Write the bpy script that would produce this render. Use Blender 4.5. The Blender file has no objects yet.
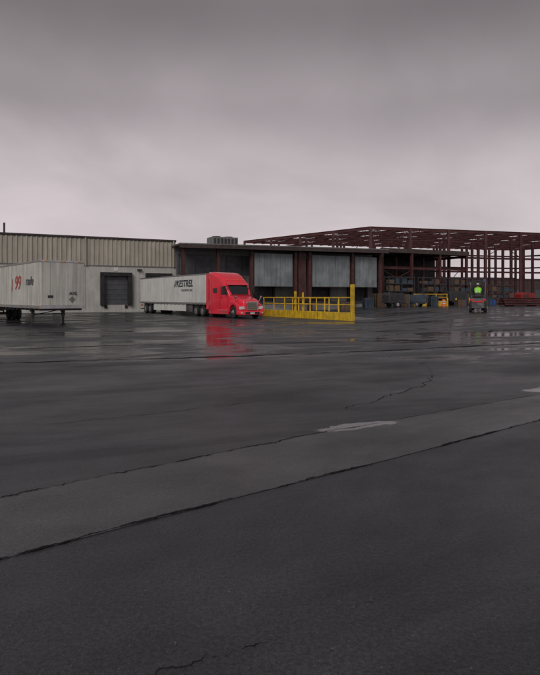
import bpy, math, random, bmesh
from mathutils import Vector, Matrix
random.seed(7)
R=math.radians
scene=bpy.context.scene

# ---------------------------------------------------------------- node helpers
def N(nt,t,**kw):
    n=nt.nodes.new(t)
    for k,v in kw.items(): setattr(n,k,v)
    return n
def mathn(nt,op,a,b=None,clamp=False):
    n=N(nt,'ShaderNodeMath',operation=op); n.use_clamp=clamp
    for i,v in enumerate((a,b)):
        if v is None: continue
        if hasattr(v,'links'): nt.links.new(v,n.inputs[i])
        else: n.inputs[i].default_value=v
    return n.outputs[0]
def maprange(nt,v,a,b,c,d,smooth=True):
    n=N(nt,'ShaderNodeMapRange')
    n.interpolation_type='SMOOTHSTEP' if smooth else 'LINEAR'
    nt.links.new(v,n.inputs[0])
    for i,x in enumerate((a,b,c,d)): n.inputs[1+i].default_value=x
    return n.outputs[0]
def noise(nt,vec,scale,detail=4,rough=.55,dist=0):
    n=N(nt,'ShaderNodeTexNoise'); n.inputs['Scale'].default_value=scale
    n.inputs['Detail'].default_value=detail; n.inputs['Roughness'].default_value=rough
    n.inputs['Distortion'].default_value=dist
    if vec is not None: nt.links.new(vec,n.inputs['Vector'])
    return n.outputs['Fac']
def mixc(nt,f,a,b,mode='MIX'):
    n=N(nt,'ShaderNodeMix',data_type='RGBA',blend_type=mode)
    for s,v in ((0,f),(6,a),(7,b)):
        if hasattr(v,'links'): nt.links.new(v,n.inputs[s])
        elif s==0: n.inputs[0].default_value=v
        else: n.inputs[s].default_value=(v[0],v[1],v[2],1)
    return n.outputs[2]

def mat(name,col,rough=.5,metal=0,var=.18,scale=1.5,streak=0,bump=0,spec=.5,coat=0,bscale=30):
    m=bpy.data.materials.new(name); m.use_nodes=True
    nt=m.node_tree; p=nt.nodes['Principled BSDF']
    tc=N(nt,'ShaderNodeTexCoord').outputs['Object']
    n1=noise(nt,tc,scale,6,.6)
    f=maprange(nt,n1,.3,.7,1-var,1+var*.4)
    if streak:
        mp=N(nt,'ShaderNodeMapping'); mp.inputs['Scale'].default_value=(2.2,2.2,.12)
        nt.links.new(tc,mp.inputs[0])
        n2=noise(nt,mp.outputs[0],1.6,6,.65)
        f2=maprange(nt,n2,.35,.62,1-streak,1)
        f=mathn(nt,'MULTIPLY',f,f2)
    cc=N(nt,'ShaderNodeCombineColor')
    for i in range(3): nt.links.new(f,cc.inputs[i])
    c=mixc(nt,1,col,cc.outputs[0],'MULTIPLY')
    nt.links.new(c,p.inputs['Base Color'])
    r=maprange(nt,n1,.3,.7,min(1,rough*1.25),rough*.8)
    nt.links.new(r,p.inputs['Roughness'])
    p.inputs['Metallic'].default_value=metal
    p.inputs['Specular IOR Level'].default_value=spec
    p.inputs['Coat Weight'].default_value=coat
    p.inputs['Coat Roughness'].default_value=.08
    if bump:
        b=N(nt,'ShaderNodeBump'); b.inputs['Strength'].default_value=bump; b.inputs['Distance'].default_value=.02
        nt.links.new(noise(nt,tc,bscale,4),b.inputs['Height']); nt.links.new(b.outputs[0],p.inputs['Normal'])
    return m

M=dict(
 siding=mat('metal_siding',(.43,.40,.335),.55,var=.12,scale=.5,streak=.22),
 lower=mat('painted_block',(.50,.49,.45),.7,var=.15,scale=.6,streak=.22,bump=.2),
 trim=mat('dark_trim',(.06,.055,.055),.5),
 roof=mat('roof_membrane',(.12,.12,.12),.8),
 brown=mat('brown_fascia',(.065,.045,.042),.6,streak=.2),
 grey=mat('grey_wall',(.20,.195,.19),.7,streak=.25,scale=.5),
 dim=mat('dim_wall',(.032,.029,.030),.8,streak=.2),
 pale=mat('pale_panel',(.25,.285,.30),.55,var=.3,scale=.5,streak=.3),
 redsteel=mat('red_oxide_steel',(.078,.021,.022),.6,var=.35,scale=.8),
 browncol=mat('painted_column',(.075,.028,.026),.6,var=.3),
 door=mat('dock_door',(.075,.078,.085),.5,var=.2),
 rubber=mat('rubber',(.018,.018,.018),.75),
 concrete=mat('concrete',(.22,.21,.20),.7,var=.3,scale=.9,streak=.2,bump=.3),
 yellow=mat('safety_yellow',(.78,.50,.03),.45,var=.32,scale=2,streak=.3),
 white=mat('trailer_white',(.68,.68,.65),.4,var=.12,scale=.6,streak=.16),
 white2=mat('trailer_aged_white',(.60,.60,.54),.45,var=.15,scale=.7,streak=.3),
 alu=mat('aluminium',(.5,.5,.5),.32,metal=.85,var=.2),
 chrome=mat('chrome',(.7,.7,.7),.12,metal=1,var=.05),
 red=mat('red_paint',(.85,.022,.055),.28,var=.10,coat=.7),
 dred=mat('dark_red_paint',(.25,.02,.02),.4),
 glass=mat('dark_glass',(.012,.014,.016),.06,var=.05,spec=.8),
 black=mat('black_plastic',(.02,.02,.02),.5),
 lamp=mat('lamp_lens',(.65,.65,.62),.12,var=.1),
 amber=mat('amber_lens',(.8,.28,.02),.25),
 redlens=mat('red_lens',(.7,.02,.02),.25),
 steel=mat('dark_steel',(.06,.058,.062),.5,metal=.4,var=.3),
 inkred=mat('red_lettering',(.50,.10,.09),.5,var=.5,scale=5),
 ink=mat('dark_lettering',(.03,.035,.05),.5),
 ink2=mat('faded_dark_lettering',(.10,.10,.12),.5,var=.4,scale=5),
 wood=mat('weathered_wood',(.13,.085,.055),.8,var=.35,scale=4),
 orange=mat('orange_plastic',(.8,.17,.03),.5),
 vest=mat('hi_vis_fabric',(.30,.90,.04),.7,var=.15,scale=8),
 tape=mat('reflective_tape',(.7,.7,.7),.35),
 cloth=mat('dark_cloth',(.025,.03,.045),.85,var=.2,scale=8),
 skin=mat('skin',(.45,.27,.2),.55),
 hat=mat('hard_hat',(.7,.7,.68),.35),
 blue=mat('blue_paint',(.03,.08,.28),.4),
 slate=mat('blue_grey_paint',(.04,.06,.085),.5,var=.4),
 stone=mat('stone',(.10,.10,.10),.7,var=.4,scale=12),
 crack=mat('crack_sealant',(.010,.010,.011),.9,var=.3,scale=3,spec=.15),
)

# ---------------------------------------------------------------- mesh helpers
class B:
    def __init__(s): s.v=[]; s.f=[]
    def box(s,x0,x1,y0,y1,z0,z1):
        k=len(s.v)
        s.v+=[(x0,y0,z0),(x1,y0,z0),(x1,y1,z0),(x0,y1,z0),(x0,y0,z1),(x1,y0,z1),(x1,y1,z1),(x0,y1,z1)]
        s.f+=[tuple(k+i for i in q) for q in ((0,3,2,1),(4,5,6,7),(0,1,5,4),(1,2,6,5),(2,3,7,6),(3,0,4,7))]
        return s
    def beam(s,p,q,w,h=None):
        h=h or w; p=Vector(p);q=Vector(q);d=(q-p).normalized()
        up=Vector((0,0,1)) if abs(d.z)<.95 else Vector((1,0,0))
        a=d.cross(up).normalized(); b=a.cross(d).normalized()
        s.beam2(p,q,a,b,w,h); return s
    def ibeam(s,p,q,w,h,t=.05):
        p=Vector(p);q=Vector(q);d=(q-p).normalized()
        up=Vector((0,0,1)) if abs(d.z)<.95 else Vector((0,1,0))
        a=d.cross(up).normalized(); b=a.cross(d).normalized()
        o=b*(h/2-t/2)
        s.beam2(p+o,q+o,a,b,w,t); s.beam2(p-o,q-o,a,b,w,t); s.beam2(p,q,a,b,t*.7,h-2*t)
        return s
    def beam2(s,p,q,a,b,w,h):
        a=a*w/2;b=b*h/2;k=len(s.v)
        for c in (p,q): s.v+=[tuple(c-a-b),tuple(c+a-b),tuple(c+a+b),tuple(c-a+b)]
        s.f+=[tuple(k+i for i in x) for x in ((0,1,2,3),(7,6,5,4),(0,4,5,1),(1,5,6,2),(2,6,7,3),(3,7,4,0))]
    def cyl(s,p,q,r,n=10,r2=None):
        r2=r if r2 is None else r2
        p=Vector(p);q=Vector(q);d=(q-p).normalized()
        up=Vector((0,0,1)) if abs(d.z)<.95 else Vector((1,0,0))
        a=d.cross(up).normalized(); b=a.cross(d).normalized(); k=len(s.v)
        for c,rr_ in ((p,r),(q,r2)):
            for i in range(n):
                t=2*math.pi*i/n; s.v.append(tuple(c+a*rr_*math.cos(t)+b*rr_*math.sin(t)))
        for i in range(n): j=(i+1)%n; s.f.append((k+i,k+j,k+n+j,k+n+i))
        s.f.append(tuple(k+n-1-i for i in range(n))); s.f.append(tuple(k+n+i for i in range(n)))
        return s
    def loft(s,rings,cap=True):
        n=len(rings[0]);k=len(s.v)
        for r in rings: s.v+=[tuple(p) for p in r]
        for a in range(len(rings)-1):
            for i in range(n):
                j=(i+1)%n; s.f.append((k+a*n+i,k+a*n+j,k+(a+1)*n+j,k+(a+1)*n+i))
        if cap:
            s.f.append(tuple(k+n-1-i for i in range(n))); s.f.append(tuple(k+(len(rings)-1)*n+i for i in range(n)))
        return s
    def lathe(s,c,prof,n=28):
        rings=[[(c[0]+r*math.cos(2*math.pi*i/n),c[1]+y,c[2]+r*math.sin(2*math.pi*i/n)) for i in range(n)] for r,y in prof]
        return s.loft(rings)
    def prism(s,poly,y0,y1):
        n=len(poly);k=len(s.v)
        s.v+=[(x,y0,z) for x,z in poly]+[(x,y1,z) for x,z in poly]
        for i in range(n): j=(i+1)%n; s.f.append((k+i,k+j,k+n+j,k+n+i))
        s.f.append(tuple(k+n-1-i for i in range(n))); s.f.append(tuple(k+n+i for i in range(n)))
        return s
    def obj(s,name,m,parent=None,bev=0,smooth=False,seg=2):
        me=bpy.data.meshes.new(name); me.from_pydata(s.v,[],s.f); me.update()
        bm=bmesh.new(); bm.from_mesh(me); bmesh.ops.recalc_face_normals(bm,faces=bm.faces); bm.to_mesh(me); bm.free()
        me.materials.append(m)
        o=bpy.data.objects.new(name,me); scene.collection.objects.link(o)
        if parent: o.parent=parent
        if bev:
            b=o.modifiers.new('bev','BEVEL'); b.width=bev; b.segments=seg; b.limit_method='ANGLE'; b.angle_limit=R(35)
        if smooth:
            for p in me.polygons: p.use_smooth=True
            e=o.modifiers.new('es','EDGE_SPLIT'); e.split_angle=R(38)
        return o
def empty(name,loc,ang=0):
    o=bpy.data.objects.new(name,None); o.location=loc; o.rotation_euler=(0,0,ang)
    o.empty_display_size=.5; scene.collection.objects.link(o); return o
def rr(x,w,z0,z1,r,n=5,rb=None):
    rb=r if rb is None else rb; pts=[]
    for (cy,cz,rad,a0) in ((w-r,z1-r,r,0),(-w+r,z1-r,r,90),(-w+rb,z0+rb,rb,180),(w-rb,z0+rb,rb,270)):
        for i in range(n+1):
            a=R(a0+90*i/n); pts.append((x,cy+rad*math.cos(a),cz+rad*math.sin(a)))
    return pts
def text(name,body,size,loc,rot,m,parent,shear=0,bold=.02,sx=1):
    c=bpy.data.curves.new(name,'FONT'); c.body=body; c.size=size; c.shear=shear; c.offset=bold
    c.materials.append(m)
    o=bpy.data.objects.new(name,c); o.location=loc; o.rotation_euler=rot; o.scale=(sx,1,1)
    scene.collection.objects.link(o); o.parent=parent; return o

def sstep(a,b,x):
    t=max(0,min(1,(x-a)/(b-a))); return t*t*(3-2*t)
def gz(x,y): return .5*sstep(7,16,x)*sstep(24,42,y)

# ---------------------------------------------------------------- ground
def ground_mat(name,base,rough_dry,wetbias=0.0,agg=1.0):
    m=bpy.data.materials.new(name); m.use_nodes=True
    nt=m.node_tree; p=nt.nodes['Principled BSDF']
    tc=N(nt,'ShaderNodeTexCoord').outputs['Object']
    sep=N(nt,'ShaderNodeSeparateXYZ'); nt.links.new(tc,sep.inputs[0])
    mp=N(nt,'ShaderNodeMapping'); mp.vector_type='TEXTURE'
    mp.inputs['Rotation'].default_value=(0,0,R(22)); mp.inputs['Scale'].default_value=(2.2,1,1)
    nt.links.new(tc,mp.inputs[0])
    n_big=noise(nt,mp.outputs[0],.16,7,.6,.6)
    n_mid=noise(nt,mp.outputs[0],.8,6,.6,.3)
    n_pat=noise(nt,mp.outputs[0],.36,8,.68,.9)
    n_iso=noise(nt,tc,.55,6,.6)
    n_fine=noise(nt,tc,38,3,.7)
    n_grit=noise(nt,tc,120,2,.6)
    nd=N(nt,'ShaderNodeTexNoise'); nd.inputs['Scale'].default_value=1.5; nd.inputs['Detail'].default_value=7; nd.inputs['Roughness'].default_value=.65
    nt.links.new(tc,nd.inputs['Vector'])
    def ell(cx,cy,ang,a,b,soft,amp):
        v=N(nt,'ShaderNodeVectorMath',operation='SUBTRACT'); nt.links.new(nd.outputs['Color'],v.inputs[0]); v.inputs[1].default_value=(.5,.5,.5)
        s=N(nt,'ShaderNodeVectorMath',operation='SCALE'); nt.links.new(v.outputs[0],s.inputs[0]); s.inputs['Scale'].default_value=amp
        ad=N(nt,'ShaderNodeVectorMath',operation='ADD'); nt.links.new(tc,ad.inputs[0]); nt.links.new(s.outputs[0],ad.inputs[1])
        q=N(nt,'ShaderNodeMapping'); q.vector_type='TEXTURE'
        q.inputs['Location'].default_value=(cx,cy,0); q.inputs['Rotation'].default_value=(0,0,ang); q.inputs['Scale'].default_value=(a,b,1000)
        nt.links.new(ad.outputs[0],q.inputs[0])
        l=N(nt,'ShaderNodeVectorMath',operation='LENGTH'); nt.links.new(q.outputs[0],l.inputs[0])
        return maprange(nt,l.outputs['Value'],1-soft,1+soft,1,0)
    zone=maprange(nt,sep.outputs['Y'],11,20,-.06,.048)
    w=mathn(nt,'ADD',mathn(nt,'MULTIPLY',n_big,.3),mathn(nt,'MULTIPLY',n_pat,.7))
    w=mathn(nt,'ADD',w,zone); w=mathn(nt,'ADD',w,wetbias)
    w=mathn(nt,'ADD',w,mathn(nt,'MULTIPLY',mathn(nt,'SUBTRACT',n_mid,.5),.38))
    wet=maprange(nt,w,.545,.605,0,1)
    pud=None; pud2=None
    for e in ((1.25,7.80,R(24),.66,.17,.16,.5),(5.6,11.05,R(30),.8,.24,.2,.6)):
        q=ell(*e); pud=q if pud is None else mathn(nt,'MAXIMUM',pud,q)
    for e in ((-2.7,27.5,R(97),10,1.15,.5,2.6),(-8,20.5,R(20),4,.7,.4,1.6),(6,24.5,R(18),4,.5,.4,1.6),
              (12,27,R(20),6,.9,.5,2.2),(-.5,16.9,R(18),5,.12,.5,.5),(-6,30,R(15),3,1.4,.5,2.5),
              (9,19.5,R(20),2.6,.35,.4,1.2),(1.5,20,R(20),1.8,.3,.4,1.0)):
        q=ell(*e); pud2=q if pud2 is None else mathn(nt,'MAXIMUM',pud2,q)
    pud2=mathn(nt,'MULTIPLY',pud2,maprange(nt,n_mid,.36,.54,.35,1))
    allw=mathn(nt,'MAXIMUM',mathn(nt,'MAXIMUM',mathn(nt,'MULTIPLY',wet,.74),pud),mathn(nt,'MULTIPLY',pud2,.90))
    f=maprange(nt,n_iso,.3,.7,.75,1.2)
    f=mathn(nt,'MULTIPLY',f,maprange(nt,n_pat,.35,.65,.82,1.15))
    f=mathn(nt,'MULTIPLY',f,maprange(nt,n_fine,.3,.7,1-.35*agg,1+.4*agg))
    f=mathn(nt,'MULTIPLY',f,maprange(nt,n_grit,.60,.72,1,1+2.2*agg))
    f=mathn(nt,'MULTIPLY',f,maprange(nt,allw,0,1,1,.5))
    cc=N(nt,'ShaderNodeCombineColor')
    for i in range(3): nt.links.new(f,cc.inputs[i])
    nt.links.new(mixc(nt,1,base,cc.outputs[0],'MULTIPLY'),p.inputs['Base Color'])
    rd=maprange(nt,n_mid,.3,.7,rough_dry+.08,rough_dry-.08)
    rd=mathn(nt,'ADD',rd,maprange(nt,n_pat,.35,.6,.05,-.06))
    mx=N(nt,'ShaderNodeMix',data_type='FLOAT'); nt.links.new(allw,mx.inputs[0]); nt.links.new(rd,mx.inputs[2]); mx.inputs[3].default_value=.07
    nt.links.new(mx.outputs[0],p.inputs['Roughness'])
    p.inputs['IOR'].default_value=1.38
    b=N(nt,'ShaderNodeBump'); b.inputs['Distance'].default_value=.012
    h=mathn(nt,'ADD',n_fine,mathn(nt,'MULTIPLY',n_grit,.6))
    nt.links.new(h,b.inputs['Height'])
    near=maprange(nt,sep.outputs['Y'],3,22,1,.4)
    nt.links.new(mathn(nt,'MULTIPLY',near,maprange(nt,allw,0,.85,.95*agg,.04)),b.inputs['Strength'])
    nt.links.new(b.outputs[0],p.inputs['Normal'])
    return m
gm=ground_mat('wet_asphalt',(.041,.043,.048),.46)
gs=ground_mat('wet_concrete_strip',(.070,.072,.076),.43,.0,.6)
xs=sorted(set([-2500,-1000,-400,-150,-80,-60,-40,-20,-10,-5,0,5]+[6+i*.75 for i in range(16)]+[20,30,50,80,150,400,1000,2500]))
ys=sorted(set([-600,-100,-20,0,10,20]+[23+i*1.25 for i in range(17)]+[50,70,100,150,300,600,1200,2500,5000]))
b=B(); b.v=[(x,y,gz(x,y)) for y in ys for x in xs]; nx=len(xs)
b.f=[(j*nx+i,j*nx+i+1,(j+1)*nx+i+1,(j+1)*nx+i) for j in range(len(ys)-1) for i in range(nx-1)]
g=b.obj('ground',gm)
for p in g.data.polygons: p.use_smooth=True

def polyline(pts,n):
    out=[]
    for i in range(len(pts)-1):
        for k in range(n): 
            t=k/n; out.append((pts[i][0]*(1-t)+pts[i+1][0]*t,pts[i][1]*(1-t)+pts[i+1][1]*t))
    out.append(pts[-1]); return out
L1=[(-12,-2.6),(-2.42,5.01),(-1.46,5.78),(.386,7.2),(4.86,10.25),(14,16.2)]
L2=[(-11,-3.6),(-1.85,3.83),(-.27,5.04),(1.32,6.2),(3.95,8.2),(14.5,15.2)]
a=polyline(L1,8); c=polyline(L2,8)
b=B(); b.v=[(x,y,.004) for x,y in a]+[(x,y,.004) for x,y in c]; n=len(a)
b.f=[(i,i+1,n+i+1,n+i) for i in range(n-1)]
b.obj('pavement_strip',gs)
def crack(name,pts,w,z,jit,seed,n=60):
    rnd=random.Random(seed); P=polyline(pts,n); b=B(); ww=w; off=0
    for i,(x,y) in enumerate(P):
        j=min(i+1,len(P)-1); k=max(i-1,0)
        dx,dy=P[j][0]-P[k][0],P[j][1]-P[k][1]; l=math.hypot(dx,dy) or 1
        nx_,ny_=-dy/l,dx/l
        off=off*.88+rnd.gauss(0,jit); ww=max(w*.12,min(w*2,ww+rnd.gauss(0,w*.35)))
        b.v+=[(x+nx_*(off+ww/2),y+ny_*(off+ww/2),z+gz(x,y)),(x+nx_*(off-ww/2),y+ny_*(off-ww/2),z+gz(x,y))]
    b.f=[(2*i,2*i+1,2*i+3,2*i+2) for i in range(len(P)-1)]
    return b.obj(name,M['crack'])
crack('pavement_crack',L2,.018,.009,.006,1,90)
crack('pavement_crack',L1,.013,.009,.008,2,90)
crack('pavement_crack',[(-20,12.5),(-7.4,15.3),(-2.65,16.5),(2.6,18.3),(10.6,21.9),(22,27)],.13,.006,.03,3)
crack('pavement_crack',[(-16,17),(-6,20.5),(0,22),(7,23.2)],.09,.006,.05,4)
crack('pavement_crack',[(-3.4,7.7),(-2.2,8.4),(-.3,9.6),(.4,9.9)],.008,.006,.02,5)
crack('pavement_crack',[(2,30),(9,28),(16,30)],.10,.03,.06,6)
crack('pavement_crack',[(-1.1,2.2),(-.5,2.7),(.1,2.95)],.005,.006,.008,8)
crack('pavement_crack',[(1.2,9.0),(3.6,12.2),(4.2,15.5)],.010,.006,.03,9)
b=B(); rnd=random.Random(11)
for _ in range(2200):
    y=rnd.uniform(2.2,12); x=rnd.uniform(-.55,.55)*y*1.1; s=rnd.uniform(.0015,.0045)*(1 if rnd.random()<.93 else 1.9)
    k=len(b.v); h=s*rnd.uniform(.6,1)
    for i in range(5):
        t=i*1.257+rnd.uniform(-.3,.3); b.v.append((x+s*math.cos(t),y+s*math.sin(t)*.8,.0045))
    b.v.append((x+s*.2,y,.0045+h)); b.f+=[(k+i,k+(i+1)%5,k+5) for i in range(5)]
b.obj('gravel',M['stone'])

# ---------------------------------------------------------------- warehouse (local x along facade, -y toward yard)
wh=empty('warehouse',(-29.9,62,0),math.atan2(.437,.899))
B().box(-45,20,.12,30,-.3,8.85).obj('wall_core',M['grey'],wh)
b=B(); s=-45; pts=[]
while s<20:
    pts+= [(s,0),(s+.28,0),(s+.34,-.09),(s+.46,-.09),(s+.52,0)]; s+=.52
pts=[q for q in pts if q[0]<=20]+[(20,0)]
b.v=[(x,y,5.6) for x,y in pts]+[(x,y,8.72) for x,y in pts]; n=len(pts)
b.f=[(i,i+1,n+i+1,n+i) for i in range(n-1)]
b.obj('ribbed_siding',M['siding'],wh)
b=B().box(-45,20.05,-.14,.3,8.72,8.98); b.obj('roof_edge_trim',M['trim'],wh,.02)
B().box(-45,20.0,-.20,-.145,8.80,8.93).obj('gutter',M['brown'],wh)
b=B()
for x in (-4,9.0,19.6): b.box(x,x+.13,-.26,-.12,5.5,8.8)
b.obj('downspout',M['siding'],wh)
doors=[(-6,-2.4),(2.6,6.2),(10.8,14.4),(16.2,19.4)]
edges=[-45]+[e for d in doors for e in d]+[20]
b=B()
for i in range(0,len(edges),2): b.box(edges[i],edges[i+1],0,.11,0,5.598)
for d in doors: b.box(d[0],d[1],0,.11,4.45,5.598); b.box(d[0],d[1],0,.11,0,.85)
b.obj('lower_wall',M['lower'],wh)
b=B()
for x in [i*1.83-44 for i in range(35)]:
    if not any(d[0]-.1<x<d[1]+.1 for d in doors): b.box(x,x+.03,-.006,-.001,.3,5.45)
b.obj('wall_joints',M['grey'],wh)
B().box(-45,20,-.10,-.0,5.50,5.595).obj('flashing',M['grey'],wh)
b=B(); c=B(); r=B()
for d in doors:
    b.box(d[0]+.02,d[1]-.02,.08,.115,.86,4.44)
    for k in range(1,6): c.box(d[0]+.05,d[1]-.05,.06,.075,.86+k*.6,.9+k*.6)
    r.box(d[0]-.05,d[0]+.42,-.42,-.0,.8,4.3).box(d[1]-.42,d[1]+.05,-.42,-.0,.8,4.3).box(d[0]-.05,d[1]+.05,-.46,-.0,4.3,4.75)
    r.box(d[0]+.45,d[0]+.75,-.15,-.0,.45,.84).box(d[1]-.75,d[1]-.45,-.15,-.0,.45,.84)
b.obj('dock_door_panel',M['door'],wh); c.obj('dock_door_ribs',M['steel'],wh); r.obj('dock_shelter',M['rubber'],wh,.03)
b=B()
for d in doors[:3]: b.box((d[0]+d[1])/2-.25,(d[0]+d[1])/2+.25,-.05,-.001,4.95,5.35)
b.obj('door_number_plate',M['white'],wh)
b=B()
for x in (8.2,15.4): b.box(x-.25,x+.25,-.35,-.01,5.0,5.22)
b.obj('wall_light_housing',M['steel'],wh)
B().cyl((.45,2,8.8),(.45,2,10.3),.12).obj('roof_vent_pipe',M['steel'],wh)
B().box(20,50.3,.0,10,-.3,8.1).obj('dock_back_wall',M['grey'],wh)
def wedge(name,x0,x1,y0,y1,za0,za1,zb0,zb1,m):
    b=B(); b.v=[(x0,y0,za0),(x1,y0,zb0),(x1,y1,zb0),(x0,y1,za0),(x0,y0,za1),(x1,y0,zb1),(x1,y1,zb1),(x0,y1,za1)]
    b.f=[(0,3,2,1),(4,5,6,7),(0,1,5,4),(1,2,6,5),(2,3,7,6),(3,0,4,7)]
    return b.obj(name,m,wh)
wedge('canopy_roof',19.4,50.5,-3.6,10.2,8.101,8.28,8.5,8.68,M['roof'])
wedge('canopy_fascia',19.4,50.5,-3.72,-3.602,7.75,8.30,8.1,8.70,M['brown'])
wedge('canopy_fascia_flashing',19.4,50.5,-3.76,-3.722,8.18,8.32,8.58,8.72,M['grey'])
b=B()
for x in (20.3,24.8,29.4,35.9,38.1,45.1,49.9): b.ibeam((x,-2.35,0),(x,-2.35,8.08),.42,.42,.06)
b.box(36.4,37.6,-2.3,-2.1,1.2,8.0)
b.obj('canopy_column',M['browncol'],wh)
B().box(20,50.3,-2.0,-.01,-.3,1.15).obj('dock_platform',M['concrete'],wh,.03)
B().box(20,50.3,-2.08,-2.01,.9,1.2).obj('dock_edge',M['steel'],wh)
b=B(); c=B()
for x0,x1 in ((29.8,35.5),(38.5,44.7),(45.6,49.4)):
    b.box(x0,x1,-2.3,-2.24,3.2,7.55)
    k=x0+.8
    while k<x1-.2: c.box(k,k+.025,-2.31,-2.302,3.3,7.5); k+=.8+random.uniform(-.1,.1)
    c.box(x0,x1,-2.36,-2.345,3.2,3.3).box(x0,x0+.1,-2.36,-2.302,3.3,7.55)
b.obj('pale_wall_panel',M['pale'],wh); c.obj('panel_joints',M['grey'],wh)
b=B(); c=B()
for x0 in (21.5,26,30.6,39.5,46):
    b.box(x0,x0+3,-.05,-.002,1.15,4.2)
    c.box(x0-.25,x0-.005,-.3,-.004,1.16,4.2).box(x0+3.005,x0+3.25,-.3,-.004,1.16,4.2).box(x0-.25,x0+3.25,-.3,-.004,4.21,4.5)
b.obj('dock_bay_door',M['dim'],wh); c.obj('dock_bay_seal',M['rubber'],wh)
B().box(20.2,50,-.06,-.003,4.7,7.3).obj('upper_wall_cladding',M['door'],wh)
b=B()
for k in range(14): b.box(20.4+k*2.15,20.45+k*2.15,-.1,-.062,4.7,7.3)
b.obj('cladding_battens',M['steel'],wh)
hv=B().box(26.4,30.2,4,6.4,8.5,10.15); hv.obj('rooftop_hvac_cabinet',M['grey'],wh,.04)
b=B()
for k in range(7): b.box(26.6+k*.52,26.9+k*.52,3.96,3.995,9.2,9.95)
b.obj('rooftop_hvac_louvres',M['steel'],wh)
B().cyl((27.4,5.2,10.15),(27.4,5.2,10.32),.6,16).cyl((29.2,5.2,10.15),(29.2,5.2,10.32),.6,16).obj('rooftop_hvac_fan',M['steel'],wh)
# open bay canopy s 50.6..68
B().box(50.6,68,-1.6,6.4,8.62,8.85).obj('open_bay_roof',M['roof'],wh)
B().box(50.6,68.1,-1.72,-1.602,8.45,9.1).obj('open_bay_fascia',M['brown'],wh)
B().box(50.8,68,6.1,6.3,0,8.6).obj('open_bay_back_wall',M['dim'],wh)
b=B()
for x in (51,56.6,62.2,67.8):
    b.ibeam((x,-1.4,0),(x,-1.4,8.45),.36,.36,.05); b.ibeam((x,2.4,0),(x,2.4,8.6),.3,.3,.05)
    b.ibeam((x,-1.4,8.3),(x,6,8.3),.2,.4,.04)
b.ibeam((50.7,-1.4,6.2),(68,-1.4,6.2),.2,.4,.05)
b.beam((51,-1.4,5.9),(56.6,-1.4,3.4),.09).beam((56.6,-1.4,5.9),(51,-1.4,3.4),.09)
b.obj('open_bay_steel',M['redsteel'],wh)
B().box(50.5,66,-.8,6,-.2,1.25).obj('open_bay_platform',M['concrete'],wh,.03)

# ---------------------------------------------------------------- steel frame under construction
sf=empty('steel_frame_building',(17,95,0))
U=Vector((.962,.274,0)); V=Vector((-.683,.732,0)); HT=13.7
nu,nv=9,4; du,dv=7.6,8.2
P=lambda i,j,z: tuple(U*(i*du)+V*(j*dv)+Vector((0,0,z)))
b=B()
for i in range(nu+1):
    for j in range(nv+1):
        b.ibeam(P(i,j,0),P(i,j,HT),.46,.46,.06)
b.obj('columns',M['redsteel'],sf)
b=B()
for j in range(nv+1):
    for z in ((HT,11.9,9.0) if j in (0,nv) else (HT,)):
        b.ibeam(P(0,j,z-.2),P(nu,j,z-.2),.24,.55 if z==HT else .34,.05)
for i in range(nu+1):
    for z in ((HT,11.9,9.0) if i in (0,nu) else (HT,)):
        b.ibeam(P(i,0,z-.2),P(i,nv,z-.2),.24,.55 if z==HT else .34,.05)
b.ibeam(P(0,0,6.3),P(nu,0,6.3),.2,.3,.05)
for z in (2.4,4.4,6.4): b.ibeam(P(0,nv,z),P(nu,nv,z),.2,.25,.05)
b.obj('girders',M['redsteel'],sf)
b=B()
for k in range(nu*4):
    i=k/4
    if k%4==0: continue
    for j in range(nv):
        p=Vector(P(i,j,HT+.05)); q=Vector(P(i,j+1,HT+.05)); d=Vector((0,0,-.6))
        b.beam(p,q,.1,.1); b.beam(p+d,q+d,.08,.08)
        for t in range(8):
            a0=p.lerp(q,t/8); a1=p.lerp(q,(t+1)/8)
            b.beam(a0 if t%2 else a0+d,a1+d if t%2 else a1,.05)
b.obj('bar_joists',M['redsteel'],sf)
b=B()
for i in (0,3,6):
    b.beam(P(i,0,9),P(i+1,0,HT-.4),.1); b.beam(P(i+1,0,9),P(i,0,HT-.4),.1)
    b.beam(P(i,nv,.5),P(i+1,nv,9),.12); b.beam(P(i+1,nv,.5),P(i,nv,9),.12)
for j in (0,2): b.beam(P(0,j,5),P(0,j+1,HT-.4),.1); b.beam(P(0,j+1,5),P(0,j,HT-.4),.1)
b.obj('cross_bracing',M['redsteel'],sf)

# distant low industrial building behind the frame
dw=empty('distant_warehouse',(5,165,0),R(16))
B().box(0,150,0,40,0,7.6).obj('walls',M['brown'],dw)
B().box(-.3,150.3,-.3,40.3,7.6,7.95).obj('roof_edge',M['trim'],dw)
b=B()
for k in range(14): b.box(4+k*10.5,8+k*10.5,-.06,-.002,.2,4.2)
b.obj('roller_doors',M['door'],dw)
b=B()
for k in range(60): b.box(k*2.5,k*2.5+.12,-.12,-.003,4.4,7.5)
b.obj('wall_ribs',M['browncol'],dw)

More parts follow.
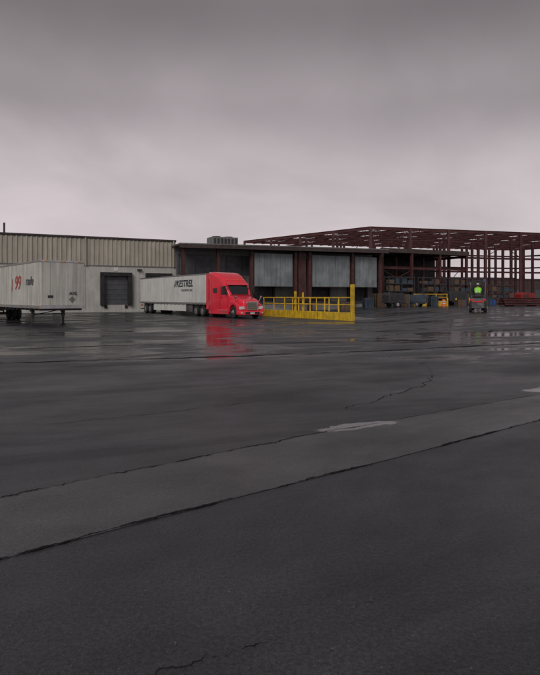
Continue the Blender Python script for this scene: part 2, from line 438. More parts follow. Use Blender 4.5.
# ---------------------------------------------------------------- wheels
def wheel(parent,name,x,y,r=.51,w=.28,side=-1,steer=False):
    b=B(); hw=w/2
    b.lathe((x,y,r),[(r*.56,-hw),(r*.9,-hw),(r*.985,-hw*.75),(r,-hw*.4),(r,hw*.4),(r*.985,hw*.75),(r*.9,hw),(r*.56,hw)],36)
    b.obj(name+'_tyre',M['rubber'],parent,smooth=True)
    s=side; yo=y+s*hw
    c=B()
    if steer: prof=[(r*.57,0),(r*.55,0),(r*.5,-s*.05),(r*.3,s*.03),(r*.16,s*.06),(r*.15,s*.12),(.03,s*.14)]
    else: prof=[(r*.57,s*.01),(r*.52,-s*.02),(r*.48,-s*.12),(r*.3,-s*.13),(r*.22,-s*.1),(r*.2,s*.02),(.03,s*.04)]
    c.lathe((x,yo,r),prof,28)
    c.obj(name+'_rim',M['alu'],parent,smooth=True)

# ---------------------------------------------------------------- trailers (x forward, nose at x=0)
def trailer(name,loc,ang,L,m,Hh=4.05,gear_down=True):
    e=empty(name,loc,ang); W=1.3; zb=1.12
    B().box(-L,-.0,-W,W,zb,Hh).obj('box_body',m,e,.045,seg=3)
    b=B()
    k=-.62
    while k>-L+.3:
        b.box(k-.025,k+.025,-W-.014,-W-.001,zb+.22,Hh-.12); b.box(k-.025,k+.025,W+.001,W+.014,zb+.22,Hh-.12); k-=.61
    for y in (-.78,-.26,.26,.78): b.box(.001,.012,y-.02,y+.02,zb+.22,Hh-.12)
    b.obj('side_posts',m,e)
    b=B()
    b.box(-L,.02,-W-.03,-W-.002,zb-.02,zb+.17).box(-L,.02,W+.002,W+.03,zb-.02,zb+.17).box(.003,.03,-W,W,zb-.02,zb+.2)
    b.box(-L,.02,-W-.025,-W-.002,Hh-.11,Hh-.0).box(-L,.02,W+.002,W+.025,Hh-.11,Hh-.0).box(.003,.025,-W,W,Hh-.11,Hh-.01)
    b.obj('rails',M['alu'],e,.008)
    b=B()
    k=-.4
    while k>-L+1:
        b.box(k-.06,k+.06,-W+.02,W-.02,zb-.14,zb-.01); k-=.9
    b.box(-L+.1,-L+4.6,-.55,-.4,.75,zb-.14).box(-L+.1,-L+4.6,.4,.55,.75,zb-.14)
    b.box(-L,-L+.12,-W+.05,W-.05,.42,.54).box(-L,-L+.1,-.8,-.7,.54,zb).box(-L,-L+.1,.7,.8,.54,zb)
    for x in (-L+1.5,-L+2.8): b.cyl((x,-1.05,.51),(x,1.05,.51),.09)
    b.obj('underframe',M['steel'],e)
    b=B()
    for y in (-.95,.95):
        z0=.06 if gear_down else .45
        b.box(-2.77,-2.58,y-.09,y+.09,.55,zb-.02).box(-2.73,-2.62,y-.06,y+.06,z0,.6)
        b.box(-2.85,-2.5,y-.14,y+.14,z0-.05,z0+.0)
        b.beam((-2.68,y,.75),(-3.5,y,1.05),.06)
    b.beam((-2.68,-.95,.72),(-2.68,.95,.72),.06).beam((-2.68,-.95,.66),(-2.68,.95,1.02),.05)
    b.obj('landing_gear',M['steel'],e,.01)
    for i,x in enumerate((-L+1.5,-L+2.8)):
        for sd in (-1,1):
            for q in (0,1):
                wheel(e,'trailer_wheel_%d%s%d'%(i,'r' if sd<0 else 'l',q),x,sd*(1.14-q*.33),side=sd)
    b=B()
    for x in (-.3,-L/2,-L+.3): b.box(x-.05,x+.05,-W-.045,-W-.031,zb+.03,zb+.1)
    for y in (-1,-.1,.1,1): b.box(.031,.05,y-.05,y+.05,Hh-.09,Hh-.03)
    b.obj('marker_lamps',M['amber'],e)
    b=B()
    for y in (-1.1,1.1): b.box(-L-.04,-L-.01,y-.1,y+.1,.8,.95)
    b.obj('tail_lamps',M['redlens'],e)
    b=B()
    for sd in (-1,1): b.box(-L-.03,-L-.002,sd*.65-.6,sd*.65+.6,zb+.05,Hh-.08)
    b.obj('rear_doors',m,e,.01)
    b=B()
    for y in (-.9,-.3,.3,.9): b.cyl((-L-.06,y,zb),(-L-.06,y,Hh-.1),.02,8)
    b.obj('lock_rods',M['steel'],e)
    return e
angT=math.atan2(-.83,.56)
t1=trailer('semi_trailer',(-4.78,51.73,0),angT,16.15,M['white'],3.95,gear_down=False)
text('lettering','//KESTREL',.9,(-6.9,-1.325,2.82),(R(90),0,0),M['ink'],t1,.3,.02,1.08)
text('lettering_small','TRANSPORT INC',.30,(-5.2,-1.325,2.35),(R(90),0,0),M['ink2'],t1,0,.005,1.1)
B().box(-12.3,-4.2,-1.27,-1.24,.42,1.08).obj('side_skirt',M['white'],t1)
t2=trailer('semi_trailer',(-12.5,33.83,0),math.atan2(-.77,.64),16.15,M['white2'],4.0)
text('red_lettering','1',1.15,(-6.2,-1.325,2.2),(R(90),0,0),M['inkred'],t2,.15,.02,1.0)
text('red_lettering_large','99',1.25,(-5.3,-1.325,2.3),(R(90),0,0),M['inkred'],t2,.15,.02,1.1)
text('dark_lettering','rade',.75,(-2.9,-1.325,2.55),(R(90),0,0),M['ink2'],t2,.2,.02,1.1)
text('nose_lettering','AXL',.24,(.04,.35,1.95),(R(90),0,R(90)),M['ink'],t2,.2,.008,1.1)
b=B(); b.v=[(.016,.55,1.45),(.016,.75,1.65),(.016,.55,1.85),(.016,.35,1.65)]; b.f=[(0,1,2,3)]; b.obj('hazard_placard',M['grey'],t2)
B().box(.013,.022,-.9,-.6,1.75,1.9).obj('nose_labels',M['steel'],t2)

# ---------------------------------------------------------------- tractor (x forward, bumper at 0)
tr=empty('semi_truck',(-1.46,46.7,0),angT)
sec=[(-1.75,1.02,.62,1.80,.10),(-1.95,1.08,.60,1.97,.12),(-2.1,1.12,.60,2.22,.16),(-2.3,1.16,.58,2.55,.20),(-2.52,1.19,.58,2.88,.22),(-2.66,1.20,.58,3.0,.24),
     (-2.9,1.21,.58,3.26,.30),(-3.2,1.21,.58,3.52,.34),(-3.6,1.22,.58,3.76,.34),(-4.1,1.24,.58,3.93,.3),(-4.7,1.25,.58,4.02,.24),(-5.45,1.25,.58,4.04,.18),(-5.5,1.22,.62,4.0,.14)]
b=B(); b.loft([rr(x,w,z0,z1,r,5,.06) for x,w,z0,z1,r in sec]); b.obj('cab_and_sleeper',M['red'],tr,smooth=True)
B().box(-5.9,-5.5,-1.25,-1.21,.7,3.85).box(-5.9,-5.5,1.21,1.25,.7,3.85).obj('side_extenders',M['red'],tr,.01)
sec=[(-.10,.60,.72,1.30,.14),(-.14,.74,.66,1.42,.16),(-.25,.82,.62,1.52,.18),(-.6,.88,.62,1.62,.20),(-1.1,.94,.62,1.74,.20),(-1.6,1.0,.62,1.85,.18),(-1.95,1.04,.62,1.95,.15)]
b=B(); b.loft([rr(x,w,z0,z1,r,5,.05) for x,w,z0,z1,r in sec]); b.obj('hood',M['red'],tr,smooth=True)
def fender(y0,y1,nm):
    cx,cz,rw=-1.22,.52,.62
    arc=[(cx+rw*math.cos(R(a)),cz+rw*math.sin(R(a))) for a in range(-10,191,12)]
    outer=[(-1.95,.42),(-1.95,1.42),(-1.7,1.48),(-1.2,1.43),(-.75,1.32),(-.35,1.12),(-.14,.95),(-.08,.78),(-.08,.42)]
    b=B(); b.prism(outer+arc,y0,y1); return b.obj(nm,M['red'],tr,.07,seg=3)
fender(-1.2,-.86,'fender_right'); fender(.86,1.2,'fender_left')
b=B(); b.loft([rr(-.0,.95,.32,.62,.08,4),rr(-.04,1.1,.30,.66,.09,4),rr(-.12,1.2,.30,.68,.08,4),rr(-.55,1.23,.30,.66,.06,4)]); b.obj('bumper',M['red'],tr,smooth=True)
B().box(-.0,.012,-.7,.7,.36,.56).obj('bumper_intake',M['black'],tr,.01)
B().box(.013,.03,-.22,.22,.38,.52).obj('licence_plate',M['white'],tr)
b=B(); b.v=[(-.085,-.5,.7),(-.085,.5,.7),(-.13,.46,1.34),(-.13,-.46,1.34),(-.045,-.5,.7),(-.045,.5,.7),(-.09,.46,1.34),(-.09,-.46,1.34)]
b.f=[(0,3,2,1),(4,5,6,7),(0,1,5,4),(1,2,6,5),(2,3,7,6),(3,0,4,7)]; b.obj('grille',M['black'],tr)
b=B()
for k in range(8): b.box(-.05-.006*k,-.02-.006*k,-.49,.49,.74+k*.078,.778+k*.078)
b.box(-.06,-.015,-.55,-.495,.69,1.36).box(-.06,-.015,.495,.55,.69,1.36).box(-.1,-.03,-.55,.55,1.35,1.42)
b.obj('grille_chrome',M['chrome'],tr,.004)
for s,nm in ((-1,'right'),(1,'left')):
    b=B(); y0,y1=(s*.66,s*1.14)
    b.loft([[(-.02,min(y0,y1),.76),(-.10,max(y0,y1),.78),(-.16,max(y0,y1),1.04),(-.09,min(y0,y1),1.0)],
            [(-.30,min(y0,y1),.76),(-.38,max(y0,y1),.78),(-.42,max(y0,y1),1.04),(-.35,min(y0,y1),1.0)]])
    b.obj('headlamp_'+nm,M['lamp'],tr,.02)
    B().box(-.15,-.0,s*.98-.1,s*.98+.1,.42,.54).obj('fog_lamp_'+nm,M['lamp'],tr,.02)
b=B(); prof=[(-1.98,2.02),(-2.12,2.26),(-2.3,2.57),(-2.5,2.86)]; ny=12
for i,(x,z) in enumerate(prof):
    w=[1.02,1.05,1.08,1.07][i]
    for j in range(ny+1):
        t=-1+2*j/ny; cur=.09*t*t
        b.v.append((x+.035-cur*.5,w*t,z+.028-cur*.6))
for i in range(3):
    for j in range(ny): a=i*(ny+1)+j; b.f.append((a,a+1,a+ny+2,a+ny+1))
b.obj('windshield',M['glass'],tr,smooth=True)
B().box(-2.26,-2.24,-.012,.012,2.2,2.6).obj('windshield_wiper',M['black'],tr)
b=B(); b.v=[(-2.32,-1.1,2.84),(-2.32,1.1,2.84),(-2.62,1.14,3.0),(-2.62,-1.14,3.0),(-2.34,-1.1,2.87),(-2.34,1.1,2.87),(-2.62,1.14,3.03),(-2.62,-1.14,3.03)]
b.f=[(0,3,2,1),(4,5,6,7),(0,1,5,4),(1,2,6,5),(2,3,7,6),(3,0,4,7)]; b.obj('sun_visor',M['red'],tr,.01)
for s in (-1,1):
    nm='right' if s<0 else 'left'
    y=lambda a:(min(s*a[0],s*a[1]),max(s*a[0],s*a[1]))
    b=B(); y0,y1=y((1.18,1.232)); b.prism([(-2.2,2.02),(-3.2,2.0),(-3.2,2.72),(-2.62,2.72),(-2.42,2.55)],y0,y1); b.obj('door_window_'+nm,M['glass'],tr,.01)
    y0,y1=y((1.2,1.262)); B().box(-4.6,-3.9,y0,y1,2.15,2.6).obj('sleeper_window_'+nm,M['glass'],tr,.03)
    y0,y1=y((1.225,1.24))
    b=B().box(-3.34,-3.325,y0,y1,.75,2.85).box(-2.02,-2.005,y0,y1,.9,1.9).box(-3.2,-3.0,y0,y1+.01,1.75,1.8); b.obj('door_seams_'+nm,M['black'],tr)
    y0,y1=y((1.0,1.24)); B().box(-5.45,-1.98,y0,y1,.3,.72).obj('side_fairing_'+nm,M['red'],tr,.04)
    b=B(); y0,y1=y((1.242,1.262))
    for x in (-3.1,-2.4): b.box(x-.25,x+.25,y0,y1,.36,.42).box(x-.25,x+.25,y0,y1,.58,.64)
    b.obj('steps_'+nm,M['alu'],tr)
    b=B(); b.beam((-2.25,s*1.15,2.1),(-2.15,s*1.42,2.2),.05); b.beam((-2.25,s*1.15,2.7),(-2.15,s*1.42,2.65),.05); b.obj('mirror_arms_'+nm,M['black'],tr)
    y0,y1=y((1.36,1.56)); B().box(-2.25,-2.08,y0,y1,2.05,2.75).obj('mirror_'+nm,M['black'],tr,.05,seg=3)
    b=B(); b.beam((-.8,s*1.1,1.35),(-.7,s*1.25,1.75),.03); b.cyl((-.7,s*1.25,1.68),(-.62,s*1.25,1.86),.1,10); b.obj('hood_mirror_'+nm,M['chrome'],tr)
    B().cyl((-5.4,s*.85,.62),(-3.6,s*.85,.62),.3,18).obj('fuel_tank_'+nm,M['alu'],tr,smooth=True)
    wheel(tr,'steer_wheel_'+nm,-1.22,s*1.03,r=.51,w=.3,side=s,steer=True)
    for i,x in enumerate((-6.75,-8.05)):
        wheel(tr,'drive_wheel_%s_%d'%(nm,i),x,s*1.08,side=s); wheel(tr,'drive_wheel_inner_%s_%d'%(nm,i),x,s*.76,side=s)
    b=B(); y0,y1=y((.6,1.22)); b.box(-8.75,-8.72,y0,y1,.35,1.0); b.obj('mudflap_'+nm,M['rubber'],tr)
B().box(-8.7,-1.0,-.45,-.33,.7,.95).box(-8.7,-1.0,.33,.45,.7,.95).box(-7.9,-6.9,-.5,.5,.96,1.08).cyl((-6.75,-1.1,.51),(-6.75,1.1,.51),.09).cyl((-8.05,-1.1,.51),(-8.05,1.1,.51),.09).cyl((-1.22,-1,.51),(-1.22,1,.51),.07).obj('chassis',M['steel'],tr)
b=B()
for y_ in (-.75,-.3,0,.3,.75): b.box(-2.98,-2.86,y_-.06,y_+.06,3.26,3.33)
b.obj('roof_marker_lamps',M['amber'],tr)
B().box(-2.0,-1.9,-1.02,1.02,1.94,1.99).obj('cowl',M['black'],tr,.01)

# ---------------------------------------------------------------- yellow dock ramp with railing
ra=empty('loading_ramp',(-.76,53.2,0),math.atan2(-11.2,6.9)); LR=13.15
B().box(0,LR,0,.3,-.1,.62).obj('kerb_wall',M['yellow'],ra,.02)
b=B(); b.v=[(-8,.3,-.1),(LR-1,.3,-.1),(LR-1,3.6,-.1),(-8,3.6,-.1),(-8,.3,1.1),(0,.3,.5),(LR-1,.3,.03),(-8,3.6,1.1),(0,3.6,.5),(LR-1,3.6,.03)]
b.f=[(4,5,8,7),(5,6,9,8),(0,3,7,4),(0,4,5,6,1),(3,2,9,8,7),(1,6,9,2)]
b.obj('ramp_surface',M['concrete'],ra)
def rail(parent,name,x0,x1,y,zb,zt,posts):
    b=B()
    for z in (zt,(zb+zt)/2+.02): b.cyl((x0,y,z),(x1,y,z),.045,8)
    for x in posts: b.cyl((x,y,zb-.02),(x,y,zt),.05,8)
    b.obj(name,M['yellow'],parent,smooth=True)
rail(ra,'railing',0,LR-.1,.15,.62,1.75,[.1,1.9,3.7,5.5,5.9,7.6,9.6,11.4,LR-.1])
B().box(LR-.22,LR+.02,.03,.27,.62,2.75).obj('end_post',M['yellow'],ra,.02)
B().box(5.0,5.15,.3,.46,.4,2.3).box(6.2,6.32,.3,.42,.4,2.2).obj('gate_posts',M['yellow'],ra,.01)
rail(ra,'railing_back',0,6,3.45,.55,1.7,[.1,2,4,5.9])
b=B()
for k in range(1,6): b.box(k*2.2,k*2.2+.03,-.004,-.001,.05,.6)
b.obj('kerb_joints',M['steel'],ra)
ra2=empty('dock_barrier',(20.5,79.5,gz(20.5,79.5)),R(12))
B().box(0,5.3,0,.5,-.2,.75).obj('barrier_wall',M['yellow'],ra2,.03)
rail(ra2,'barrier_rail',0,5.3,.25,.75,1.7,[.1,1.8,3.5,5.2])

# ---------------------------------------------------------------- yard clutter
def place(name,x,y,ang=0): return empty(name,(x,y,gz(x,y)),ang)
def pallets(x,y,ang,n,dz=0):
    e=place('pallet_stack',x,y,ang); e.location.z+=dz; b=B()
    for k in range(n):
        z=k*.15; j=random.uniform(-.03,.03)
        for q in range(6): b.box(-.6+j,.6+j,-.5+q*.18,-.38+q*.18,z+.12,z+.145)
        for q in (-.5,-.05,.42): b.box(-.6+j,.6+j,q,q+.09,z+.02,z+.118)
        for q in (-.58,0,.5): b.box(q+j,q+.09+j,-.5,.5,z,z+.019)
    b.obj('pallets',M['slate'] if n in (9,10) else M['wood'],e)
for a in ((12.6,72,.2,9,0),(14.2,73,.5,12,0),(9.5,71,.1,7,0),(24.5,84,.4,10,.0),(31,82,.3,6,0),(33.5,87,.1,9,0),(37,84,.7,5,0),(17.6,73.5,.2,11,0),(22.5,77.5,.3,9,0),(30.5,88,.3,12,0),(42,86,.4,8,0),(27,79.5,.2,6,0)): pallets(*a)
def drums(x,y,ang,n,m):
    e=place('steel_drum_group',x,y,ang); b=B()
    for k in range(n):
        X=(k%4)*.65; Y=(k//4)*.65
        b.cyl((X,Y,0),(X,Y,.88),.29,14)
        for z in (.02,.3,.6,.86): b.cyl((X,Y,z-.015),(X,Y,z+.015),.305,14)
    b.obj('drums',m,e,smooth=True)
drums(16.2,74,.3,7,M['steel']); drums(27.3,82,.2,3,M['blue']); drums(18,77.5,.4,6,M['slate']); drums(34.5,90,.4,5,M['blue'])
def machine(x,y,ang,m,s=1):
    e=place('towed_generator',x,y,ang); e.scale=(s,s,s)
    b=B(); b.prism([(-1.2,.5),(1.2,.5),(1.35,.9),(1.1,1.6),(-1.0,1.7),(-1.25,1.4)],-.6,.6); b.obj('housing',m,e,.05)
    b=B()
    for k in range(7): b.box(-.9+k*.14,-.82+k*.14,-.62,-.603,.8,1.4)
    b.box(-.9,.9,-.5,.5,.38,.5).beam((1.2,0,.45),(2.2,0,.4),.1).beam((2.1,0,.4),(2.1,0,.02),.07)
    b.cyl((-.5,.2,1.65),(-.5,.2,2.1),.05); b.obj('frame',M['steel'],e)
    for sd in (-1,1): wheel(e,'wheel%d'%sd,-.1,sd*.72,r=.34,w=.2,side=sd)
machine(15.5,70.2,.5,M['steel'],1.1); machine(19.8,75,2.6,M['slate'],1.0); machine(28.5,86,.3,M['steel'],1.3); machine(40,88,.4,M['dred'],1.2)
def beams(x,y,ang):
    e=place('steel_beam_stack',x,y,ang); b=B()
    for k in range(3):
        for q in range(5-k): b.ibeam((-3.2+random.uniform(-.3,.3),q*.36+k*.18,.3+k*.36),(3.2,q*.36+k*.18,.3+k*.36),.26,.32,.04)
    b.box(-2,-1.85,-.2,1.8,0,.13).box(1.85,2,-.2,1.8,0,.13); b.obj('beams',M['redsteel'],e)
beams(36,79,.3); beams(44,92,.2); beams(52,86,.25); beams(35.5,100,.3); beams(29,92,.1); beams(46,101,.3)
def rack(x,y,ang,dz=0):
    e=place('storage_rack',x,y,ang); e.location.z+=dz; b=B()
    for X in (0,2.4,4.8):
        for Y in (0,1): b.box(X-.05,X+.05,Y-.05,Y+.05,0,3.4)
        b.beam((X,0,.4),(X,1,1.4),.04).beam((X,1,1.4),(X,0,2.6),.04)
    for z in (1.1,2.2,3.2):
        for Y in (0,1): b.box(0,4.8,Y-.03,Y+.03,z,z+.12)
    b.obj('rack_frame',M['steel'],e)
    cs=[B(),B(),B()]
    for z in (0,1.22,2.32):
        for X in (.2,1.35,2.6,3.7):
            if random.random()<.85: random.choice(cs).box(X,X+random.uniform(.7,1.0),.1,.9,z+.001,z+random.uniform(.4,.85))
    for c,mm in zip(cs,('slate','wood','steel')):
        if c.v: c.obj('crates',M[mm],e,.02)
rack(17.5,82.5,R(26),1.0); rack(23.2,85.2,R(26),1.0); rack(28,87.5,R(26),1.0); rack(48,97,R(15)); rack(38,96,R(15))
def barrel(x,y):
    e=place('traffic_barrel',x,y); b=B(); c=B()
    b.cyl((0,0,.06),(0,0,1.0),.28,16,.22); b.cyl((0,0,0),(0,0,.07),.36,16); b.obj('drum',M['orange'],e,smooth=True)
    c.cyl((0,0,.35),(0,0,.47),.272,16,.266).cyl((0,0,.65),(0,0,.77),.255,16,.245); c.obj('bands',M['tape'],e,smooth=True)
for x,y in ((38,82),(24.2,78)): barrel(x,y)
def bollard(x,y):
    e=place('bollard',x,y); b=B()
    b.cyl((0,0,0),(0,0,1.1),.11,14).cyl((0,0,1.1),(0,0,1.16),.11,14,.05); b.obj('post',M['yellow'],e,smooth=True)
for x,y in ((27.4,82.5),(9.2,75.5),(14.6,77.8),(29.9,84),(25.5,80.5)): bollard(x,y)
def jersey(x,y,ang):
    e=place('concrete_barrier',x,y,ang); B().prism([(-.3,0),(.3,0),(.3,.12),(.14,.35),(.09,.82),(-.09,.82),(-.14,.35),(-.3,.12)],-1.5,1.5).obj('barrier',M['concrete'],e,.01)
for k in range(4): jersey(43+k*3.05,80+k*.9,R(90+16))

# ---------------------------------------------------------------- forklift with driver (driving away from the camera)
fk=empty('forklift',(18.0,48.5,.5),R(70)); fk.scale=(1.2,1.2,1.2)
b=B(); b.loft([[(x,y*w,z) for x,y,z in ((x0,-1,.28),(x0,1,.28),(x0+dx1,1,.75),(x0+dx2,.92,1.02),(x0+dx2,-.92,1.02),(x0+dx1,-1,.75))] for x0,w,dx1,dx2 in ((-1.3,.42,.0,.14),(-1.18,.56,.0,.08),(-.55,.58,0,0))])
b.obj('counterweight',M['steel'],fk,.04,seg=3)
B().box(-1.315,-1.29,-.36,.36,.72,.80).obj('rear_stripe',M['redlens'],fk)
B().box(-.55,.75,-.52,.52,.3,.72).box(-.5,.15,-.42,.42,.72,1.0).box(.55,.75,-.5,.5,.72,1.2).obj('chassis',M['steel'],fk,.04)
B().box(-.45,.05,-.25,.25,1.0,1.1).box(-.55,-.43,-.24,.24,1.08,1.4).obj('seat',M['black'],fk,.04,seg=3)
b=B()
for y in (-.5,.5):
    b.beam((-1.0,y*.9,1.0),(-.75,y,2.12),.06); b.beam((.72,y,1.15),(.42,y,2.12),.06); b.beam((-.75,y,2.12),(.42,y,2.12),.06)
for k in range(6): b.beam((-.75+k*.234,-.5,2.12),(-.75+k*.234,.5,2.12),.04)
b.obj('overhead_guard',M['black'],fk)
b=B()
for y in (-.38,.38): b.box(.95,1.08,y-.07,y+.07,.1,2.35); b.box(1.0,1.06,y*.75-.04,y*.75+.04,.15,2.25)
for z in (.4,1.3,2.25): b.box(.97,1.05,-.38,.38,z,z+.08)
b.cyl((1.0,0,.3),(1.0,0,1.9),.04)
b.box(1.1,1.15,-.5,.5,.25,.32).box(1.1,1.15,-.5,.5,.6,.67)
for y in (-.3,.3): b.box(1.15,1.2,y-.06,y+.06,.1,.7).box(1.2,2.2,y-.06,y+.06,.08,.12)
b.obj('mast_and_forks',M['black'],fk,.006)
for s in (-1,1):
    wheel(fk,'drive_wheel%d'%s,.55,s*.5,r=.34,w=.24,side=s); wheel(fk,'rear_wheel%d'%s,-.85,s*.48,r=.27,w=.18,side=s)
    B().box(-1.235,-1.17,s*.42-.09,s*.42+.09,.82,.95).obj('tail_lamp%d'%s,M['redlens'],fk,.01)
B().box(-.82,-.74,-.52,-.36,2.14,2.34).obj('blue_safety_lamp',M['blue'],fk,.01)
b=B(); b.beam((.6,0,1.15),(.38,0,1.42),.05); b.obj('steering_column',M['black'],fk)
bpy.ops.mesh.primitive_torus_add(major_radius=.17,minor_radius=.016,location=(0,0,0),major_segments=24,minor_segments=8)
o=bpy.context.object; o.name='steering_wheel'; o.parent=fk; o.location=(.36,0,1.44); o.rotation_euler=(0,R(-35),0); o.data.materials.append(M['black'])

def skinned(name,verts,edges,radii,m,parent,root=0,sub=1):
    me=bpy.data.meshes.new(name); me.from_pydata(verts,edges,[]); me.update()
    o=bpy.data.objects.new(name,me); scene.collection.objects.link(o)
    bpy.context.view_layer.objects.active=o
    md=o.modifiers.new('skin','SKIN'); md.use_smooth_shade=True
    if not me.skin_vertices: 
        bm=bmesh.new(); bm.from_mesh(me); bm.verts.layers.skin.verify(); bm.to_mesh(me); bm.free()
    sv=me.skin_vertices[0].data
    for i,r in enumerate(radii): sv[i].radius=(r if isinstance(r,tuple) else (r,r)); sv[i].use_root=(i==root)
    s=o.modifiers.new('sub','SUBSURF'); s.levels=sub; s.render_levels=sub
    me.materials.append(m); o.parent=parent; return o
dr=empty('forklift_driver',(18.0,48.5,.5),R(70)); dr.scale=(1.2,1.2,1.2)
v=[(-.25,0,1.2),(-.28,0,1.38),(-.29,0,1.56),(-.27,0,1.68),(-.25,0,1.78),
   (-.25,.19,1.68),(-.12,.27,1.46),(.12,.2,1.42),(.25,.15,1.47),
   (-.25,-.19,1.68),(-.12,-.27,1.46),(.12,-.2,1.42),(.25,-.15,1.47),
   (-.2,.1,1.18),(.22,.17,1.22),(.3,.16,.82),(.42,.17,.78),
   (-.2,-.1,1.18),(.22,-.17,1.22),(.3,-.16,.82),(.42,-.17,.78)]
ed=[(0,1),(1,2),(2,3),(3,4),(3,5),(5,6),(6,7),(7,8),(3,9),(9,10),(10,11),(11,12),(0,13),(13,14),(14,15),(15,16),(0,17),(17,18),(18,19),(19,20)]
rd=[.14,.14,.15,.13,.065,.085,.065,.045,.04,.085,.065,.045,.04,.1,.075,.05,.045,.1,.075,.05,.045]
skinned('body',v,ed,rd,M['cloth'],dr,0,2)
for s in (1,-1):
    hv_=[(.25,s*.15,1.47),(.30,s*.145,1.49)]; he=[(0,1)]; hr=[.03,.034]
    for k in range(4):
        y=s*(.145-.03+.02*k); L=(.06,.07,.065,.05)[k]
        i=len(hv_); hv_+=[(.335,y,1.50),(.335+L*.5,y,1.49),(.335+L*.5,y,1.455)]; he+=[(1,i),(i,i+1),(i+1,i+2)]; hr+=[.01,.009,.008]
    i=len(hv_); hv_+=[(.3,s*.105,1.475),(.33,s*.09,1.46)]; he+=[(1,i),(i,i+1)]; hr+=[.011,.009]
    skinned('hand_l' if s>0 else 'hand_r',hv_,he,hr,M['skin'],dr,0,1)
def ering(cx,cy,z,a,b_,n=18): return [(cx+a*math.cos(2*math.pi*i/n),cy+b_*math.sin(2*math.pi*i/n),z) for i in range(n)]
b=B(); b.loft([ering(-.26,0,1.12,.165,.2),ering(-.28,0,1.3,.175,.22),ering(-.29,0,1.5,.185,.24),ering(-.28,0,1.64,.17,.26),ering(-.27,0,1.74,.12,.2),ering(-.26,0,1.79,.08,.09)]); b.obj('safety_vest',M['vest'],dr,smooth=True)
b=B(); b.loft([ering(-.28,0,1.27,.180,.223),ering(-.28,0,1.33,.184,.228)]); 
for y in (-.12,.12): b.beam((-.465,y,1.34),(-.45,y,1.68),.045,.012)
b.obj('reflective_bands',M['tape'],dr,smooth=True)
b=B(); hs=[(1.80,.05,.05,0),(1.83,.085,.065,.015),(1.88,.1,.075,.01),(1.93,.105,.08,0),(1.98,.1,.078,0),(2.03,.07,.06,-.01),(2.05,.02,.02,-.01)]
b.loft([ering(-.22+dx,0,z,a,w) for z,a,w,dx in hs]); 
b.beam((-.125,0,1.95),(-.10,0,1.91),.025).box(-.24,-.2,.075,.092,1.9,1.95).box(-.24,-.2,-.092,-.075,1.9,1.95)
b.obj('head',M['skin'],dr,smooth=True)
B().box(-.125,-.115,.02,.045,1.935,1.945).box(-.125,-.115,-.045,-.02,1.935,1.945).obj('eyes',M['black'],dr)
B().box(-.128,-.118,-.022,.022,1.868,1.876).obj('mouth',M['dred'],dr)
b=B(); b.loft([ering(-.24,0,1.9,.092,.084),ering(-.235,0,1.97,.108,.087)]); b.obj('hair',M['black'],dr,smooth=True)
b=B(); b.loft([ering(-.2,0,1.965,.16,.115),ering(-.21,0,1.98,.155,.115),ering(-.22,0,1.985,.125,.105),ering(-.22,0,2.04,.115,.097),ering(-.22,0,2.085,.08,.07),ering(-.22,0,2.1,.02,.02)]); b.obj('hard_hat',M['hat'],dr,smooth=True)

# ---------------------------------------------------------------- sky, sun
w=bpy.data.worlds.new('World'); scene.world=w; w.use_nodes=True; nt=w.node_tree
for n in list(nt.nodes): nt.nodes.remove(n)
out=N(nt,'ShaderNodeOutputWorld'); 
sunE,sunA=R(34),R(200)
sk=N(nt,'ShaderNodeTexSky',sky_type='NISHITA'); sk.sun_disc=False; sk.sun_elevation=sunE; sk.sun_rotation=sunA
bg1=N(nt,'ShaderNodeBackground'); bg1.inputs[1].default_value=.05; nt.links.new(sk.outputs[0],bg1.inputs[0])
tc=N(nt,'ShaderNodeTexCoord').outputs['Generated']
sep=N(nt,'ShaderNodeSeparateXYZ'); nt.links.new(tc,sep.inputs[0])
ramp=N(nt,'ShaderNodeValToRGB'); cr=ramp.color_ramp; cr.interpolation='EASE'
zz=mathn(nt,'MAXIMUM',sep.outputs['Z'],0)
nt.links.new(zz,ramp.inputs[0])
def C(v,t=(1,.885,.92)): return (v*t[0],v*t[1],v*t[2],1)
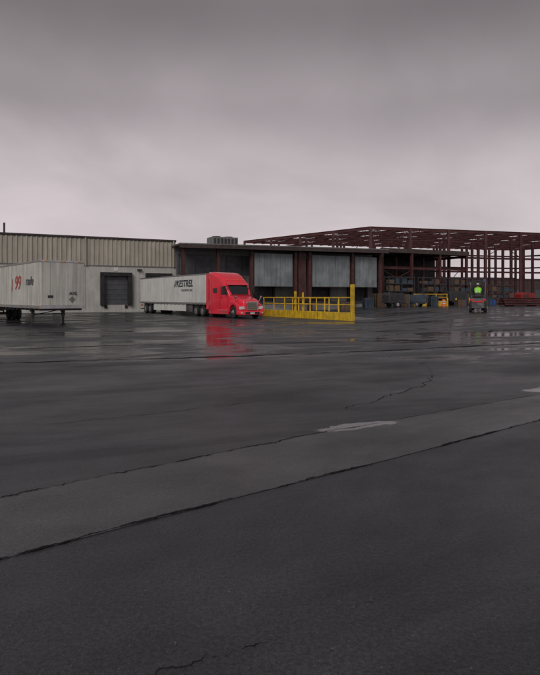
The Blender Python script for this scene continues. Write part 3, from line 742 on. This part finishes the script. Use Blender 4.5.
stops=[(0,.57),(.10,.60),(.20,.57),(.33,.36),(.46,.20),(.75,.22),(1,.34)]
cr.elements[0].position=0; cr.elements[0].color=C(stops[0][1]); cr.elements[1].position=1; cr.elements[1].color=C(stops[-1][1])
for p_,v_ in stops[1:-1]: e=cr.elements.new(p_); e.color=C(v_)
dz=mathn(nt,'ADD',zz,.35)
cx=mathn(nt,'DIVIDE',sep.outputs['X'],dz); cy=mathn(nt,'DIVIDE',sep.outputs['Y'],dz)
cb=N(nt,'ShaderNodeCombineXYZ'); nt.links.new(cx,cb.inputs[0]); nt.links.new(cy,cb.inputs[1])
cn=noise(nt,cb.outputs[0],1.3,5,.5,.3)
cf=maprange(nt,cn,.25,.75,.82,1.17)
cc=N(nt,'ShaderNodeCombineColor')
for i in range(3): nt.links.new(cf,cc.inputs[i])
col=mixc(nt,1,ramp.outputs[0],cc.outputs[0],'MULTIPLY')
bg2=N(nt,'ShaderNodeBackground'); bg2.inputs[1].default_value=1.0; nt.links.new(col,bg2.inputs[0])
ms=N(nt,'ShaderNodeMixShader'); ms.inputs[0].default_value=.95
nt.links.new(bg1.outputs[0],ms.inputs[1]); nt.links.new(bg2.outputs[0],ms.inputs[2]); nt.links.new(ms.outputs[0],out.inputs[0])
sl=bpy.data.lights.new('sun','SUN'); sl.energy=1.4; sl.angle=R(30); sl.color=(1,.96,.92)
so=bpy.data.objects.new('sun',sl); scene.collection.objects.link(so)
sd=Vector((math.sin(sunA)*math.cos(sunE),math.cos(sunA)*math.cos(sunE),math.sin(sunE)))
so.rotation_euler=sd.to_track_quat('Z','Y').to_euler()

# ---------------------------------------------------------------- camera
cam=bpy.data.cameras.new('camera'); co=bpy.data.objects.new('camera',cam); scene.collection.objects.link(co)
co.location=(0,0,1.8); co.rotation_euler=(R(90),0,0)
cam.sensor_fit='VERTICAL'; cam.sensor_height=36; cam.lens=560/675*36; cam.shift_y=-.06; cam.clip_end=8000; cam.clip_start=.05
scene.camera=co
scene.view_settings.view_transform='Standard'; scene.view_settings.look='None'; scene.view_settings.exposure=0
